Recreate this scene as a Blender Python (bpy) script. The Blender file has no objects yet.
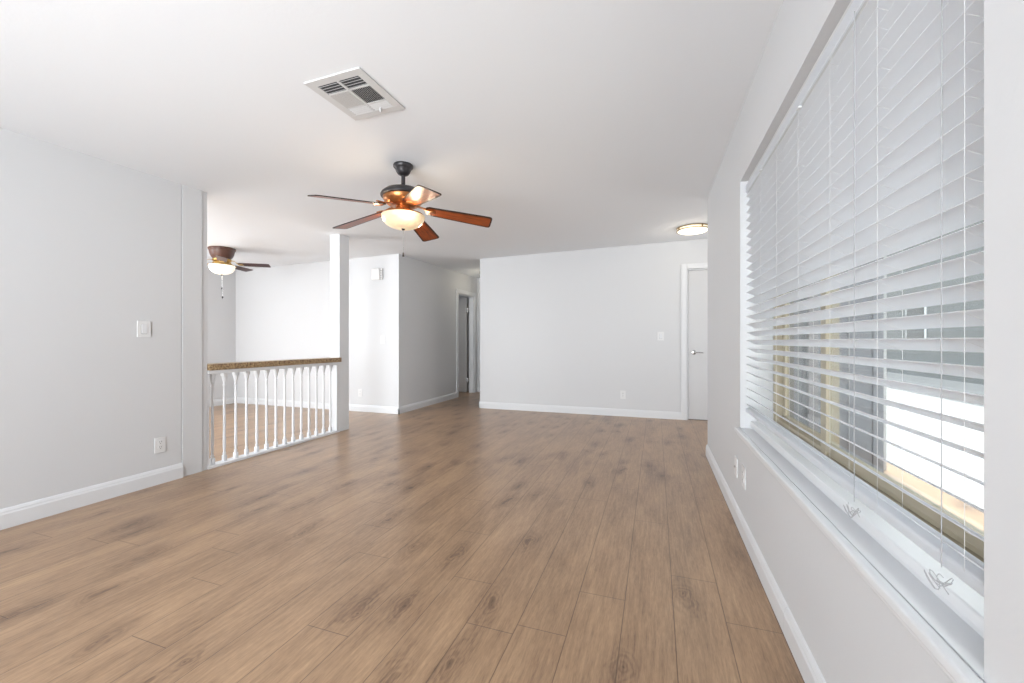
import bpy, bmesh, math, random
from mathutils import Vector, Matrix

random.seed(7)
scene = bpy.context.scene
COL = scene.collection
PI = math.pi

# ------------------------------------------------------------------ camera
TH = math.atan2(144, 413.0)
EYE = 1.08
cam_data = bpy.data.cameras.new('camera')
cam_data.sensor_width = 36.0
cam_data.lens = 413.0 / 1024 * 36.0
cam_data.shift_y = -0.5 / 1024
cam_data.clip_start = 0.02
cam = bpy.data.objects.new('camera', cam_data)
COL.objects.link(cam)
cam.location = (0, 0, EYE)
cam.rotation_euler = (PI / 2, 0, TH)
scene.camera = cam

# ------------------------------------------------------------------ view
scene.view_settings.view_transform = 'Standard'
scene.view_settings.look = 'None'
scene.view_settings.gamma = 1.0
scene.view_settings.use_curve_mapping = False
scene.view_settings.exposure = 0.0

# ------------------------------------------------------------------ world and lights
world = bpy.data.worlds.new('sky')
scene.world = world
world.use_nodes = True
wn = world.node_tree
wn.nodes.clear()
wo = wn.nodes.new('ShaderNodeOutputWorld')
wb = wn.nodes.new('ShaderNodeBackground')
sky = wn.nodes.new('ShaderNodeTexSky')
sky.sky_type = 'NISHITA'
sky.sun_disc = False
sky.sun_elevation = math.radians(50)
sky.sun_rotation = math.radians(30)
wb.inputs['Strength'].default_value = 0.85
haze = wn.nodes.new('ShaderNodeHueSaturation')
haze.inputs['Saturation'].default_value = 0.15
wn.links.new(sky.outputs[0], haze.inputs['Color'])
wn.links.new(haze.outputs[0], wb.inputs['Color'])
wn.links.new(wb.outputs[0], wo.inputs['Surface'])


def lamp(name, kind, loc, energy, color=(1, 1, 1), direction=None, size=None, size_y=None, radius=None, angle=None, spread=None):
    d = bpy.data.lights.new(name, kind)
    d.energy = energy
    d.color = color
    if kind == 'AREA':
        d.shape = 'RECTANGLE'
        d.size = size
        d.size_y = size_y or size
    if radius is not None:
        d.shadow_soft_size = radius
    if angle is not None:
        d.angle = angle
    if spread is not None:
        d.spread = math.radians(spread)
    o = bpy.data.objects.new(name, d)
    COL.objects.link(o)
    o.location = loc
    if direction is not None:
        o.rotation_euler = Vector(direction).to_track_quat('-Z', 'Y').to_euler()
    return o


SUN_DIR = Vector((1.0, 1.6, 2.3)).normalized()
lamp('sun', 'SUN', (6, 8, 10), 8.0, (1.0, 0.97, 0.92), -SUN_DIR, angle=math.radians(0.6))
# area fills added in place of windows behind the camera and next door
lamp('back_fill', 'AREA', (-1.95, -2.85, 1.45), 182, (0.90, 0.955, 1.0), (-0.12, 1, 0.25), 2.6, 1.7, spread=130)
lamp('side_room_fill', 'AREA', (-4.9, -1.85, 1.35), 178, (0.92, 0.965, 1.0), (-0.2, 1, 0.28), 2.6, 1.7)
lamp('side_room_fill', 'AREA', (-6.84, 2.2, 1.4), 130, (0.92, 0.965, 1.0), (1, 0.15, 0.15), 2.2, 1.5)
lamp('bedroom_fill', 'AREA', (-5.35, 6.6, 1.5), 9, (0.95, 0.98, 1.0), (1, 0.1, 0), 1.2, 1.3)  # added fill to brighten the open hallway door panel
lamp('ceiling_fill', 'AREA', (-1.45, -0.9, 0.25), 25, (0.94, 0.97, 1.0), (0.12, 2.4, 1), 1.6, 1.4, spread=100)  # added upward fill to lift the ceiling, no real source here
lamp('side_wall_fill', 'AREA', (-3.72, 0.8, 1.3), 32, (0.95, 0.975, 1.0), (-1, 0, 0), 1.8, 1.4)  # added fill hidden behind the left wall, brightens the side room
lamp('entry_fill', 'AREA', (1.64, 5.2, 1.3), 11, (0.97, 0.98, 1.0), (-1, 0, 0), 0.9, 1.6)  # added fill for the entry, in front of a closed wall

# ------------------------------------------------------------------ ceiling plane
CA, CX, CY = 2.3463, 0.017615, 0.017104


def cz(x, y):
    return CA + CX * x + CY * y


# ------------------------------------------------------------------ materials
def srgb(r, g, b):
    def f(c):
        c /= 255.0
        return c / 12.92 if c <= 0.04045 else ((c + 0.055) / 1.055) ** 2.4
    return (f(r), f(g), f(b), 1.0)


def principled(name):
    m = bpy.data.materials.new(name)
    m.use_nodes = True
    nt = m.node_tree
    return m, nt, nt.nodes['Principled BSDF']


def set_in(b, **kw):
    for k, v in kw.items():
        b.inputs[k.replace('_', ' ')].default_value = v


def plain(name, col, rough=0.5, metal=0.0, bump=0.0, bscale=200.0, var=0.0, vscale=6.0, spec=0.5, coat=0.0):
    m, nt, b = principled(name)
    set_in(b, Base_Color=col, Roughness=rough, Metallic=metal)
    b.inputs['Specular IOR Level'].default_value = spec
    b.inputs['Coat Weight'].default_value = coat
    tc = nt.nodes.new('ShaderNodeTexCoord')
    if var > 0:
        n = nt.nodes.new('ShaderNodeTexNoise')
        n.inputs['Scale'].default_value = vscale
        n.inputs['Detail'].default_value = 3
        nt.links.new(tc.outputs['Object'], n.inputs['Vector'])
        mr = nt.nodes.new('ShaderNodeMapRange')
        mr.inputs['To Min'].default_value = 1 - var
        mr.inputs['To Max'].default_value = 1 + var
        nt.links.new(n.outputs['Fac'], mr.inputs['Value'])
        vm = nt.nodes.new('ShaderNodeVectorMath')
        vm.operation = 'SCALE'
        vm.inputs[0].default_value = col[:3]
        nt.links.new(mr.outputs[0], vm.inputs['Scale'])
        nt.links.new(vm.outputs[0], b.inputs['Base Color'])
    if bump > 0:
        n2 = nt.nodes.new('ShaderNodeTexNoise')
        n2.inputs['Scale'].default_value = bscale
        n2.inputs['Detail'].default_value = 4
        nt.links.new(tc.outputs['Object'], n2.inputs['Vector'])
        bp = nt.nodes.new('ShaderNodeBump')
        bp.inputs['Strength'].default_value = bump
        bp.inputs['Distance'].default_value = 0.003
        nt.links.new(n2.outputs['Fac'], bp.inputs['Height'])
        nt.links.new(bp.outputs[0], b.inputs['Normal'])
    return m


M = {}
M['wall'] = plain('wall_paint', (0.645, 0.65, 0.66, 1), 0.55, bump=0.12, bscale=55, spec=0.35)
M['ceiling'] = plain('ceiling_paint', (0.835, 0.855, 0.88, 1), 0.8, bump=0.15, bscale=70, spec=0.2)
M['trim'] = plain('trim_paint', (0.72, 0.73, 0.745, 1), 0.35, spec=0.45)
M['door'] = plain('door_paint', (0.62, 0.62, 0.625, 1), 0.35, spec=0.4)
M['plastic'] = plain('white_plastic', (0.74, 0.74, 0.74, 1), 0.3)
M['slot'] = plain('dark_slot', (0.08, 0.08, 0.08, 1), 0.6)
M['vent'] = plain('vent_enamel', (0.64, 0.64, 0.64, 1), 0.35)
M['ventdark'] = plain('vent_duct', (0.05, 0.05, 0.052, 1), 0.8)
M['bronze'] = plain('dark_bronze', (0.045, 0.042, 0.045, 1), 0.38, metal=0.5, var=0.2, vscale=20)
M['copper'] = plain('antique_copper', (0.42, 0.17, 0.06, 1), 0.3, metal=0.85, var=0.25, vscale=14)
M['brass'] = plain('brushed_brass', (0.55, 0.36, 0.13, 1), 0.28, metal=0.95)
M['bulbbrass'] = plain('warm_brass', (0.40, 0.30, 0.16, 1), 0.25, metal=0.95)
M['nickel'] = plain('brushed_nickel', (0.55, 0.55, 0.55, 1), 0.25, metal=1.0)
M['beige'] = plain('beige_vinyl', srgb(178, 168, 146), 0.45)
M['cord'] = plain('white_cord', (0.75, 0.75, 0.74, 1), 0.7)
M['greycord'] = plain('grey_cord', (0.42, 0.42, 0.43, 1), 0.7)
M['concrete'] = plain('patio_concrete', (0.38, 0.38, 0.385, 1), 0.85, bump=0.3, bscale=30, var=0.12)
M['stucco'] = plain('outside_stucco', (0.27, 0.285, 0.32, 1), 0.9, bump=0.5, bscale=40, var=0.05)
M['roof'] = plain('eave_board', (0.55, 0.54, 0.53, 1), 0.7)
M['fence'] = plain('weathered_fence', (0.30, 0.29, 0.30, 1), 0.85, var=0.3, vscale=3)
M['hugger'] = plain('walnut_housing', srgb(92, 62, 52), 0.35, var=0.15, vscale=20)


def mat_blade():
    m, nt, b = principled('mahogany_blade')
    tc = nt.nodes.new('ShaderNodeTexCoord')
    mp = nt.nodes.new('ShaderNodeMapping')
    mp.inputs['Scale'].default_value = (3, 45, 45)
    n = nt.nodes.new('ShaderNodeTexNoise')
    n.inputs['Scale'].default_value = 2.2
    n.inputs['Detail'].default_value = 5
    n.inputs['Distortion'].default_value = 0.6
    cr = nt.nodes.new('ShaderNodeValToRGB')
    cr.color_ramp.elements[0].position = 0.3
    cr.color_ramp.elements[0].color = srgb(84, 34, 12)
    cr.color_ramp.elements[1].position = 0.75
    cr.color_ramp.elements[1].color = srgb(176, 84, 28)
    nt.links.new(tc.outputs['Object'], mp.inputs['Vector'])
    nt.links.new(mp.outputs[0], n.inputs['Vector'])
    nt.links.new(n.outputs['Fac'], cr.inputs['Fac'])
    nt.links.new(cr.outputs[0], b.inputs['Base Color'])
    set_in(b, Roughness=0.38)
    b.inputs['Coat Weight'].default_value = 0.15
    b.inputs['Coat Roughness'].default_value = 0.2
    return m


M['blade'] = mat_blade()
M['bladeedge'] = plain('dark_blade_edge', srgb(40, 20, 14), 0.4)
M['blade2'] = plain('dark_walnut_blade', srgb(70, 44, 44), 0.5, var=0.2, vscale=15)


def mat_glow(name, col, strength, mottled=0.0, base=(0.9, 0.85, 0.75, 1)):
    m, nt, b = principled(name)
    set_in(b, Base_Color=base, Roughness=0.35)
    b.inputs['Emission Color'].default_value = col
    b.inputs['Emission Strength'].default_value = strength
    if mottled:
        tc = nt.nodes.new('ShaderNodeTexCoord')
        n = nt.nodes.new('ShaderNodeTexNoise')
        n.inputs['Scale'].default_value = 9
        n.inputs['Detail'].default_value = 4
        n.inputs['Distortion'].default_value = 1.0
        lw = nt.nodes.new('ShaderNodeLayerWeight')
        lw.inputs['Blend'].default_value = 0.5
        mr = nt.nodes.new('ShaderNodeMapRange')
        mr.inputs['From Min'].default_value = 0.3
        mr.inputs['From Max'].default_value = 0.7
        mr.inputs['To Min'].default_value = strength * (1 - mottled)
        mr.inputs['To Max'].default_value = strength * (1 + mottled)
        nt.links.new(tc.outputs['Object'], n.inputs['Vector'])
        nt.links.new(n.outputs['Fac'], mr.inputs['Value'])
        nt.links.new(mr.outputs[0], b.inputs['Emission Strength'])
    return m


M['bowl'] = mat_glow('alabaster_bowl', (1.0, 0.74, 0.42, 1), 0.62, 0.3, base=(0.45, 0.38, 0.28, 1))
M['bowl2'] = mat_glow('frosted_bowl', (1.0, 0.93, 0.8, 1), 0.6, 0.08)
M['disc'] = mat_glow('opal_diffuser', (1.0, 0.93, 0.74, 1), 1.3)
M['disc_side'] = mat_glow('opal_rim', (1.0, 0.86, 0.60, 1), 0.5)


def mat_slat():
    m, nt, b = principled('blind_slat')
    set_in(b, Base_Color=(0.83, 0.84, 0.86, 1), Roughness=0.38)
    out = nt.nodes['Material Output']
    tr = nt.nodes.new('ShaderNodeBsdfTranslucent')
    tr.inputs['Color'].default_value = (0.90, 0.92, 0.95, 1)
    mx = nt.nodes.new('ShaderNodeMixShader')
    mx.inputs[0].default_value = 0.55
    nt.links.new(b.outputs[0], mx.inputs[1])
    nt.links.new(tr.outputs[0], mx.inputs[2])
    nt.links.new(mx.outputs[0], out.inputs['Surface'])
    return m


M['slat'] = mat_slat()


def mat_glass():
    m = bpy.data.materials.new('window_glass')
    m.use_nodes = True
    nt = m.node_tree
    nt.nodes.clear()
    out = nt.nodes.new('ShaderNodeOutputMaterial')
    t = nt.nodes.new('ShaderNodeBsdfTransparent')
    t.inputs['Color'].default_value = (0.90, 0.93, 0.92, 1)
    g = nt.nodes.new('ShaderNodeBsdfGlossy')
    g.inputs['Roughness'].default_value = 0.0
    fr = nt.nodes.new('ShaderNodeFresnel')
    fr.inputs['IOR'].default_value = 1.5
    ml = nt.nodes.new('ShaderNodeMath')
    ml.operation = 'MULTIPLY'
    ml.inputs[1].default_value = 1.0
    ge = nt.nodes.new('ShaderNodeNewGeometry')
    io = nt.nodes.new('ShaderNodeMapRange')
    io.inputs['To Min'].default_value = 1.5
    io.inputs['To Max'].default_value = 1 / 1.5
    nt.links.new(ge.outputs['Backfacing'], io.inputs['Value'])
    nt.links.new(io.outputs[0], fr.inputs['IOR'])
    mx = nt.nodes.new('ShaderNodeMixShader')
    nt.links.new(fr.outputs[0], ml.inputs[0])
    nt.links.new(ml.outputs[0], mx.inputs[0])
    nt.links.new(t.outputs[0], mx.inputs[1])
    nt.links.new(g.outputs[0], mx.inputs[2])
    nt.links.new(mx.outputs[0], out.inputs['Surface'])
    return m


M['glass'] = mat_glass()


def mat_speckle():
    m, nt, b = principled('brown_speckled_laminate')
    tc = nt.nodes.new('ShaderNodeTexCoord')
    n = nt.nodes.new('ShaderNodeTexNoise')
    n.inputs['Scale'].default_value = 55
    n.inputs['Detail'].default_value = 6
    n.inputs['Roughness'].default_value = 0.75
    cr = nt.nodes.new('ShaderNodeValToRGB')
    e = cr.color_ramp.elements
    e[0].position = 0.38
    e[0].color = srgb(88, 66, 46)
    e[1].position = 0.62
    e[1].color = srgb(190, 168, 130)
    k = e.new(0.5)
    k.color = srgb(148, 120, 84)
    nt.links.new(tc.outputs['Object'], n.inputs['Vector'])
    nt.links.new(n.outputs['Fac'], cr.inputs['Fac'])
    nt.links.new(cr.outputs[0], b.inputs['Base Color'])
    set_in(b, Roughness=0.3)
    return m


M['speckle'] = mat_speckle()


def mat_siding():
    m, nt, b = principled('lap_siding')
    tc = nt.nodes.new('ShaderNodeTexCoord')
    sp = nt.nodes.new('ShaderNodeSeparateXYZ')
    nt.links.new(tc.outputs['Object'], sp.inputs[0])
    md = nt.nodes.new('ShaderNodeMath')
    md.operation = 'MODULO'
    md.inputs[1].default_value = 0.2
    nt.links.new(sp.outputs['Z'], md.inputs[0])
    bp = nt.nodes.new('ShaderNodeBump')
    bp.inputs['Strength'].default_value = 1.0
    bp.inputs['Distance'].default_value = 0.2
    nt.links.new(md.outputs[0], bp.inputs['Height'])
    nt.links.new(bp.outputs[0], b.inputs['Normal'])
    set_in(b, Base_Color=(0.17, 0.178, 0.18, 1), Roughness=0.7)
    return m


M['siding'] = mat_siding()


def mat_floor():
    m, nt, b = principled('oak_laminate')
    N, L = nt.nodes, nt.links

    def math_(op, a, c=None, clamp=False):
        n = N.new('ShaderNodeMath')
        n.operation = op
        n.use_clamp = clamp
        for i, v in enumerate((a, c)):
            if v is None:
                continue
            if hasattr(v, 'links') or hasattr(v, 'is_output'):
                L.new(v, n.inputs[i])
            else:
                n.inputs[i].default_value = v
        return n.outputs[0]

    geo = N.new('ShaderNodeTexCoord').outputs['Object']
    at = N.new('ShaderNodeAttribute')
    at.attribute_name = 'plank'
    seed = at.outputs['Vector']
    uv = N.new('ShaderNodeUVMap')
    uv.uv_map = 'cell'
    suv = N.new('ShaderNodeSeparateXYZ')
    L.new(uv.outputs[0], suv.inputs[0])
    sseed = N.new('ShaderNodeSeparateXYZ')
    L.new(seed, sseed.inputs[0])
    # shifted coordinates, one offset per plank
    off = N.new('ShaderNodeVectorMath')
    off.operation = 'MULTIPLY_ADD'
    L.new(seed, off.inputs[0])
    off.inputs[1].default_value = (37.0, 53.0, 19.0)
    L.new(geo, off.inputs[2])
    P = off.outputs[0]

    def mapped(scale):
        mp = N.new('ShaderNodeMapping')
        mp.inputs['Scale'].default_value = scale
        L.new(P, mp.inputs['Vector'])
        return mp.outputs[0]

    def noise(scale_vec, scale, detail=4, rough=0.55, dist=0.0):
        n = N.new('ShaderNodeTexNoise')
        n.inputs['Scale'].default_value = scale
        n.inputs['Detail'].default_value = detail
        n.inputs['Roughness'].default_value = rough
        n.inputs['Distortion'].default_value = dist
        L.new(mapped(scale_vec), n.inputs['Vector'])
        return n.outputs['Fac']

    cloud = noise((1.0, 0.28, 1), 5.5, 3, 0.5, 0.4)
    grain = noise((1.0, 0.07, 1), 75, 5, 0.65, 0.3)
    fine = noise((1.0, 0.12, 1), 230, 3, 0.6)
    # cathedral rings around knots
    vor = N.new('ShaderNodeTexVoronoi')
    vor.voronoi_dimensions = '2D'
    vor.inputs['Scale'].default_value = 1.0
    wob = N.new('ShaderNodeTexNoise')
    wob.inputs['Scale'].default_value = 7
    wob.inputs['Detail'].default_value = 3
    L.new(P, wob.inputs['Vector'])
    wv = N.new('ShaderNodeVectorMath')
    wv.operation = 'MULTIPLY_ADD'
    L.new(wob.outputs['Color'], wv.inputs[0])
    wv.inputs[1].default_value = (0.55, 0.5, 0)
    L.new(mapped((5.6, 2.1, 1)), wv.inputs[2])
    L.new(wv.outputs[0], vor.inputs['Vector'])
    dist = vor.outputs['Distance']
    sel = N.new('ShaderNodeSeparateColor')
    L.new(vor.outputs['Color'], sel.inputs[0])
    knot = math_('SUBTRACT', 1.0, math_('DIVIDE', dist, math_('ADD', math_('MULTIPLY', sel.outputs[1], 0.07), 0.03)), True)
    knot = math_('POWER', knot, 1.3)
    halo = math_('SUBTRACT', 1.0, math_('DIVIDE', dist, 0.42), True)
    gate = math_('GREATER_THAN', sel.outputs[0], 0.58)
    knot = math_('MULTIPLY', knot, gate)
    halo = math_('MULTIPLY', halo, gate)
    rings = math_('SINE', math_('MULTIPLY', dist, 70.0))
    rings = math_('MULTIPLY', math_('MULTIPLY', rings, halo), 0.08)

    val = math_('ADD', math_('MULTIPLY', math_('SUBTRACT', cloud, 0.5), 0.58),
                math_('MULTIPLY', math_('SUBTRACT', grain, 0.5), 0.75))
    val = math_('ADD', val, math_('MULTIPLY', math_('SUBTRACT', fine, 0.5), 0.42))
    val = math_('ADD', val, math_('MULTIPLY', math_('SUBTRACT', sseed.outputs['X'], 0.5), 0.42))
    val = math_('SUBTRACT', val, math_('MULTIPLY', halo, 0.22))
    val = math_('SUBTRACT', val, math_('MULTIPLY', knot, 0.34))
    val = math_('ADD', val, rings)
    val = math_('ADD', val, 0.72, True)
    cr = N.new('ShaderNodeValToRGB')
    e = cr.color_ramp.elements
    e[0].position = 0.0
    e[0].color = srgb(88, 67, 48)
    e[1].position = 1.0
    e[1].color = srgb(212, 180, 138)
    for p, c in ((0.25, (126, 100, 74)), (0.5, (162, 133, 100)), (0.75, (187, 156, 118))):
        k = e.new(p)
        k.color = srgb(*c)
    L.new(val, cr.inputs['Fac'])
    hue = N.new('ShaderNodeHueSaturation')
    L.new(math_('ADD', math_('MULTIPLY', sseed.outputs['Y'], 0.014), 0.4925), hue.inputs['Hue'])
    L.new(math_('ADD', math_('MULTIPLY', sseed.outputs['Z'], 0.22), 0.97), hue.inputs['Saturation'])
    L.new(cr.outputs[0], hue.inputs['Color'])
    # seams: u, v are distances (m) from the nearest long and short edge, encoded in the cell uv
    eu = math_('MINIMUM', suv.outputs['X'], math_('SUBTRACT', 0.188, suv.outputs['X']))
    at2 = N.new('ShaderNodeAttribute')
    at2.attribute_name = 'length'
    ev = math_('MINIMUM', suv.outputs['Y'], math_('SUBTRACT', at2.outputs['Fac'], suv.outputs['Y']))
    ed = math_('MINIMUM', eu, ev)
    seam = math_('SUBTRACT', 1.0, math_('DIVIDE', ed, 0.0028), True)
    mix = N.new('ShaderNodeMix')
    mix.data_type = 'RGBA'
    L.new(math_('MULTIPLY', seam, 0.8), mix.inputs['Factor'])
    L.new(hue.outputs[0], mix.inputs['A'])
    mix.inputs['B'].default_value = srgb(70, 50, 38)
    L.new(mix.outputs['Result'], b.inputs['Base Color'])
    bp = N.new('ShaderNodeBump')
    bp.inputs['Strength'].default_value = 0.35
    bp.inputs['Distance'].default_value = 0.0015
    L.new(math_('SUBTRACT', math_('MULTIPLY', grain, 0.25), seam), bp.inputs['Height'])
    L.new(bp.outputs[0], b.inputs['Normal'])
    L.new(math_('ADD', math_('MULTIPLY', grain, 0.12), 0.25), b.inputs['Roughness'])
    b.inputs['Specular IOR Level'].default_value = 0.65
    return m


M['floor'] = mat_floor()


# ------------------------------------------------------------------ mesh helpers
class MB:
    def __init__(self):
        self.bm = bmesh.new()

    def box(self, x0, x1, y0, y1, z0, z1, bev=0.0, seg=2, mat=None):
        """box; z1 may be None: the top then follows the sloped ceiling"""
        bm = self.bm
        vs = []
        for x, y in ((x0, y0), (x1, y0), (x1, y1), (x0, y1)):
            vs.append(bm.verts.new((x, y, z0)))
        for x, y in ((x0, y0), (x1, y0), (x1, y1), (x0, y1)):
            vs.append(bm.verts.new((x, y, (cz(x, y) + 0.004) if z1 is None else z1)))
        fs = [bm.faces.new([vs[i] for i in f]) for f in
              ((3, 2, 1, 0), (4, 5, 6, 7), (0, 1, 5, 4), (1, 2, 6, 5), (2, 3, 7, 6), (3, 0, 4, 7))]
        if mat is not None:
            for v in vs:
                v.co = mat @ v.co
        if bev > 0:
            ed = list({e for f in fs for e in f.edges})
            bmesh.ops.bevel(bm, geom=ed, offset=bev, segments=seg, affect='EDGES', profile=0.5)
        return self

    def lathe(self, prof, c=(0, 0, 0), n=48, mat=None):
        bm = self.bm
        rings = []
        cx, cy, cz_ = c
        for r, z in prof:
            if r < 1e-6:
                co = Vector((cx, cy, cz_ + z))
                rings.append([bm.verts.new(mat @ co if mat else co)])
            else:
                ring = []
                for i in range(n):
                    a = 2 * PI * i / n
                    co = Vector((cx + r * math.cos(a), cy + r * math.sin(a), cz_ + z))
                    ring.append(bm.verts.new(mat @ co if mat else co))
                rings.append(ring)
        for a, b_ in zip(rings, rings[1:]):
            if len(a) == 1 and len(b_) == 1:
                continue
            for i in range(n):
                j = (i + 1) % n
                if len(a) == 1:
                    f = (a[0], b_[i], b_[j])
                elif len(b_) == 1:
                    f = (a[i], b_[0], a[j])
                else:
                    f = (a[i], b_[i], b_[j], a[j])
                try:
                    bm.faces.new(f)
                except ValueError:
                    pass
        return self

    def tube(self, pts, r, n=8):
        bm = self.bm
        pts = [Vector(p) for p in pts]
        rings = []
        for i, p in enumerate(pts):
            d = (pts[min(i + 1, len(pts) - 1)] - pts[max(i - 1, 0)]).normalized()
            up = Vector((0, 0, 1)) if abs(d.z) < 0.9 else Vector((1, 0, 0))
            a = d.cross(up).normalized()
            b_ = d.cross(a).normalized()
            rr = r[i] if isinstance(r, (list, tuple)) else r
            rings.append([bm.verts.new(p + a * rr * math.cos(2 * PI * k / n) + b_ * rr * math.sin(2 * PI * k / n)) for k in range(n)])
        for a, b_ in zip(rings, rings[1:]):
            for k in range(n):
                bm.faces.new((a[k], a[(k + 1) % n], b_[(k + 1) % n], b_[k]))
        bm.faces.new(rings[0][::-1])
        bm.faces.new(rings[-1])
        return self

    def prism(self, poly, to3, depth_vec, bev=0.0):
        """extrude the 2d polygon (mapped by to3) along depth_vec"""
        bm = self.bm
        a = [bm.verts.new(to3(*p)) for p in poly]
        dv = Vector(depth_vec)
        b_ = [bm.verts.new(v.co + dv) for v in a]
        n = len(poly)
        fs = [bm.faces.new(a[::-1]), bm.faces.new(b_)]
        for i in range(n):
            j = (i + 1) % n
            fs.append(bm.faces.new((a[i], a[j], b_[j], b_[i])))
        if bev > 0:
            ed = list({e for f in fs for e in f.edges})
            bmesh.ops.bevel(bm, geom=ed, offset=bev, segments=2, affect='EDGES', profile=0.5)
        return self

    def build(self, name, mat, parent=None, smooth=False, loc=None):
        bmesh.ops.recalc_face_normals(self.bm, faces=self.bm.faces[:])
        me = bpy.data.meshes.new(name)
        self.bm.to_mesh(me)
        self.bm.free()
        me.materials.append(mat)
        if smooth:
            for p in me.polygons:
                p.use_smooth = True
            try:
                me.set_sharp_from_angle(angle=math.radians(38))
            except Exception:
                pass
        o = bpy.data.objects.new(name, me)
        COL.objects.link(o)
        if parent:
            o.parent = parent
        if loc:
            o.location = loc
        return o


def tag(o, label=None, cat=None, group=None, kind=None):
    if label:
        o['label'] = label
    if cat:
        o['category'] = cat
    if group:
        o['group'] = group
    if kind:
        o['kind'] = kind
    return o


def thing(name, label, cat, loc=(0, 0, 0), rz=0.0, group=None, kind=None):
    o = bpy.data.objects.new(name, None)
    o.empty_display_size = 0.1
    COL.objects.link(o)
    o.location = loc
    o.rotation_euler = (0, 0, rz)
    tag(o, label, cat, group, kind)
    return o


def struct(o, label, cat):
    return tag(o, label, cat, kind='structure')


# ------------------------------------------------------------------ room dimensions
XL, XR = -3.55, 0.46
YF, YK = 6.125, 5.22
W0 = 0.066
PW, PL = 0.188, 1.34

# ------------------------------------------------------------------ floor: one mesh of planks
known = {-2: 1.778, -4: 1.438, -5: 1.703, 0: 2.039, 1: 1.767, -10: 0.97, -15: 1.41, -12: 1.521, -8: 1.735,
         -9: 2.01, -7: 1.227, -6: 2.127, -1: 2.596, -3: 4.171, -11: 1.299}
fx0, fx1, fy0, fy1 = -7.0, 1.80, -3.1, 8.9
bm = bmesh.new()
uvl = bm.loops.layers.uv.new('cell')
seeds = []
lens = []
row0 = math.floor((fx0 - W0) / PW)
row1 = math.ceil((fx1 - W0) / PW)
prev = 0.3
for r in range(row0, row1):
    x0, x1 = W0 + r * PW, W0 + (r + 1) * PW
    base = known.get(r)
    if base is None:
        base = (prev + random.choice((0.37, 0.45, 0.6, 0.8))) % PL
    prev = base
    k0 = math.floor((fy0 - base) / PL)
    k1 = math.ceil((fy1 - base) / PL)
    for k in range(k0, k1):
        y0, y1 = base + k * PL, base + (k + 1) * PL
        vs = [bm.verts.new(c) for c in ((x0, y0, 0), (x1, y0, 0), (x1, y1, 0), (x0, y1, 0))]
        f = bm.faces.new(vs)
        for lp, uvc in zip(f.loops, ((0, 0), (PW, 0), (PW, PL), (0, PL))):
            lp[uvl].uv = uvc
        seeds.append((random.random(), random.random(), random.random()))
        lens.append(PL)
me = bpy.data.meshes.new('floor')
bm.to_mesh(me)
bm.free()
a1 = me.attributes.new('plank', 'FLOAT_VECTOR', 'FACE')
a2 = me.attributes.new('length', 'FLOAT', 'FACE')
for i, s in enumerate(seeds):
    a1.data[i].vector = s
    a2.data[i].value = lens[i]
me.materials.append(M['floor'])
floor = bpy.data.objects.new('floor', me)
COL.objects.link(floor)
struct(floor, 'brown oak plank laminate floor running through the whole home', 'floor')

# ------------------------------------------------------------------ ceiling
b = MB()
cs = []
x0, x1, y0, y1 = -7.1, 1.8, -3.1, 9.0
v = [b.bm.verts.new((x, y, cz(x, y) + dz)) for dz in (0.0, 0.12) for x, y in ((x0, y0), (x1, y0), (x1, y1), (x0, y1))]
for f in ((3, 2, 1, 0), (4, 5, 6, 7), (0, 1, 5, 4), (1, 2, 6, 5), (2, 3, 7, 6), (3, 0, 4, 7)):
    b.bm.faces.new([v[i] for i in f])
struct(b.build('ceiling', M['ceiling']), 'smooth white painted ceiling', 'ceiling')

# ------------------------------------------------------------------ walls
WIN_Y0, WIN_Y1, WIN_Z0, WIN_Z1 = 0.81, 2.69, 0.556, 2.0
WT = 0.24
b = MB()
b.box(XL - 0.12, XL, -3.0, 2.228, 0, None)
struct(b.build('wall_left', M['wall']), 'plain white wall along the left with a switch and an outlet', 'wall')

b = MB()
b.box(XR, XR + WT, -3.0, WIN_Y0, 0, None)
b.box(XR, XR + WT, WIN_Y1, 4.29, 0, None)
b.box(XR, XR + WT, WIN_Y0, WIN_Y1, 0, WIN_Z0)
b.box(XR, XR + WT, WIN_Y0, WIN_Y1, WIN_Z1, None)
struct(b.build('wall_right', M['wall']), 'white wall on the right around the big window', 'wall')

DX0, DX1, DZ = 0.405, 1.225, 2.06
b = MB()
b.box(-2.683, DX0, YF, YF + 0.12, 0, None)
b.box(DX1, 1.72, YF, YF + 0.12, 0, None)
b.box(DX0, DX1, YF, YF + 0.12, DZ, None)
struct(b.build('wall_far', M['wall']), 'white far wall facing the camera, between hallway and entry door', 'wall')

b = MB()
b.box(XR + WT, 1.72, 4.17, 4.29, 0, None)
struct(b.build('wall_entry_near', M['wall']), 'white wall closing the near side of the entry', 'wall')
b = MB()
b.box(1.70, 1.82, 4.29, YF, 0, None)
struct(b.build('wall_entry_right', M['wall']), 'white wall on the right of the entry', 'wall')

b = MB()
b.box(-6.95, -3.595, YK, YK + 0.10, 0, None)
struct(b.build('wall_corner', M['wall']), 'bright white wall facing the camera behind the railing and post', 'wall')

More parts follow.
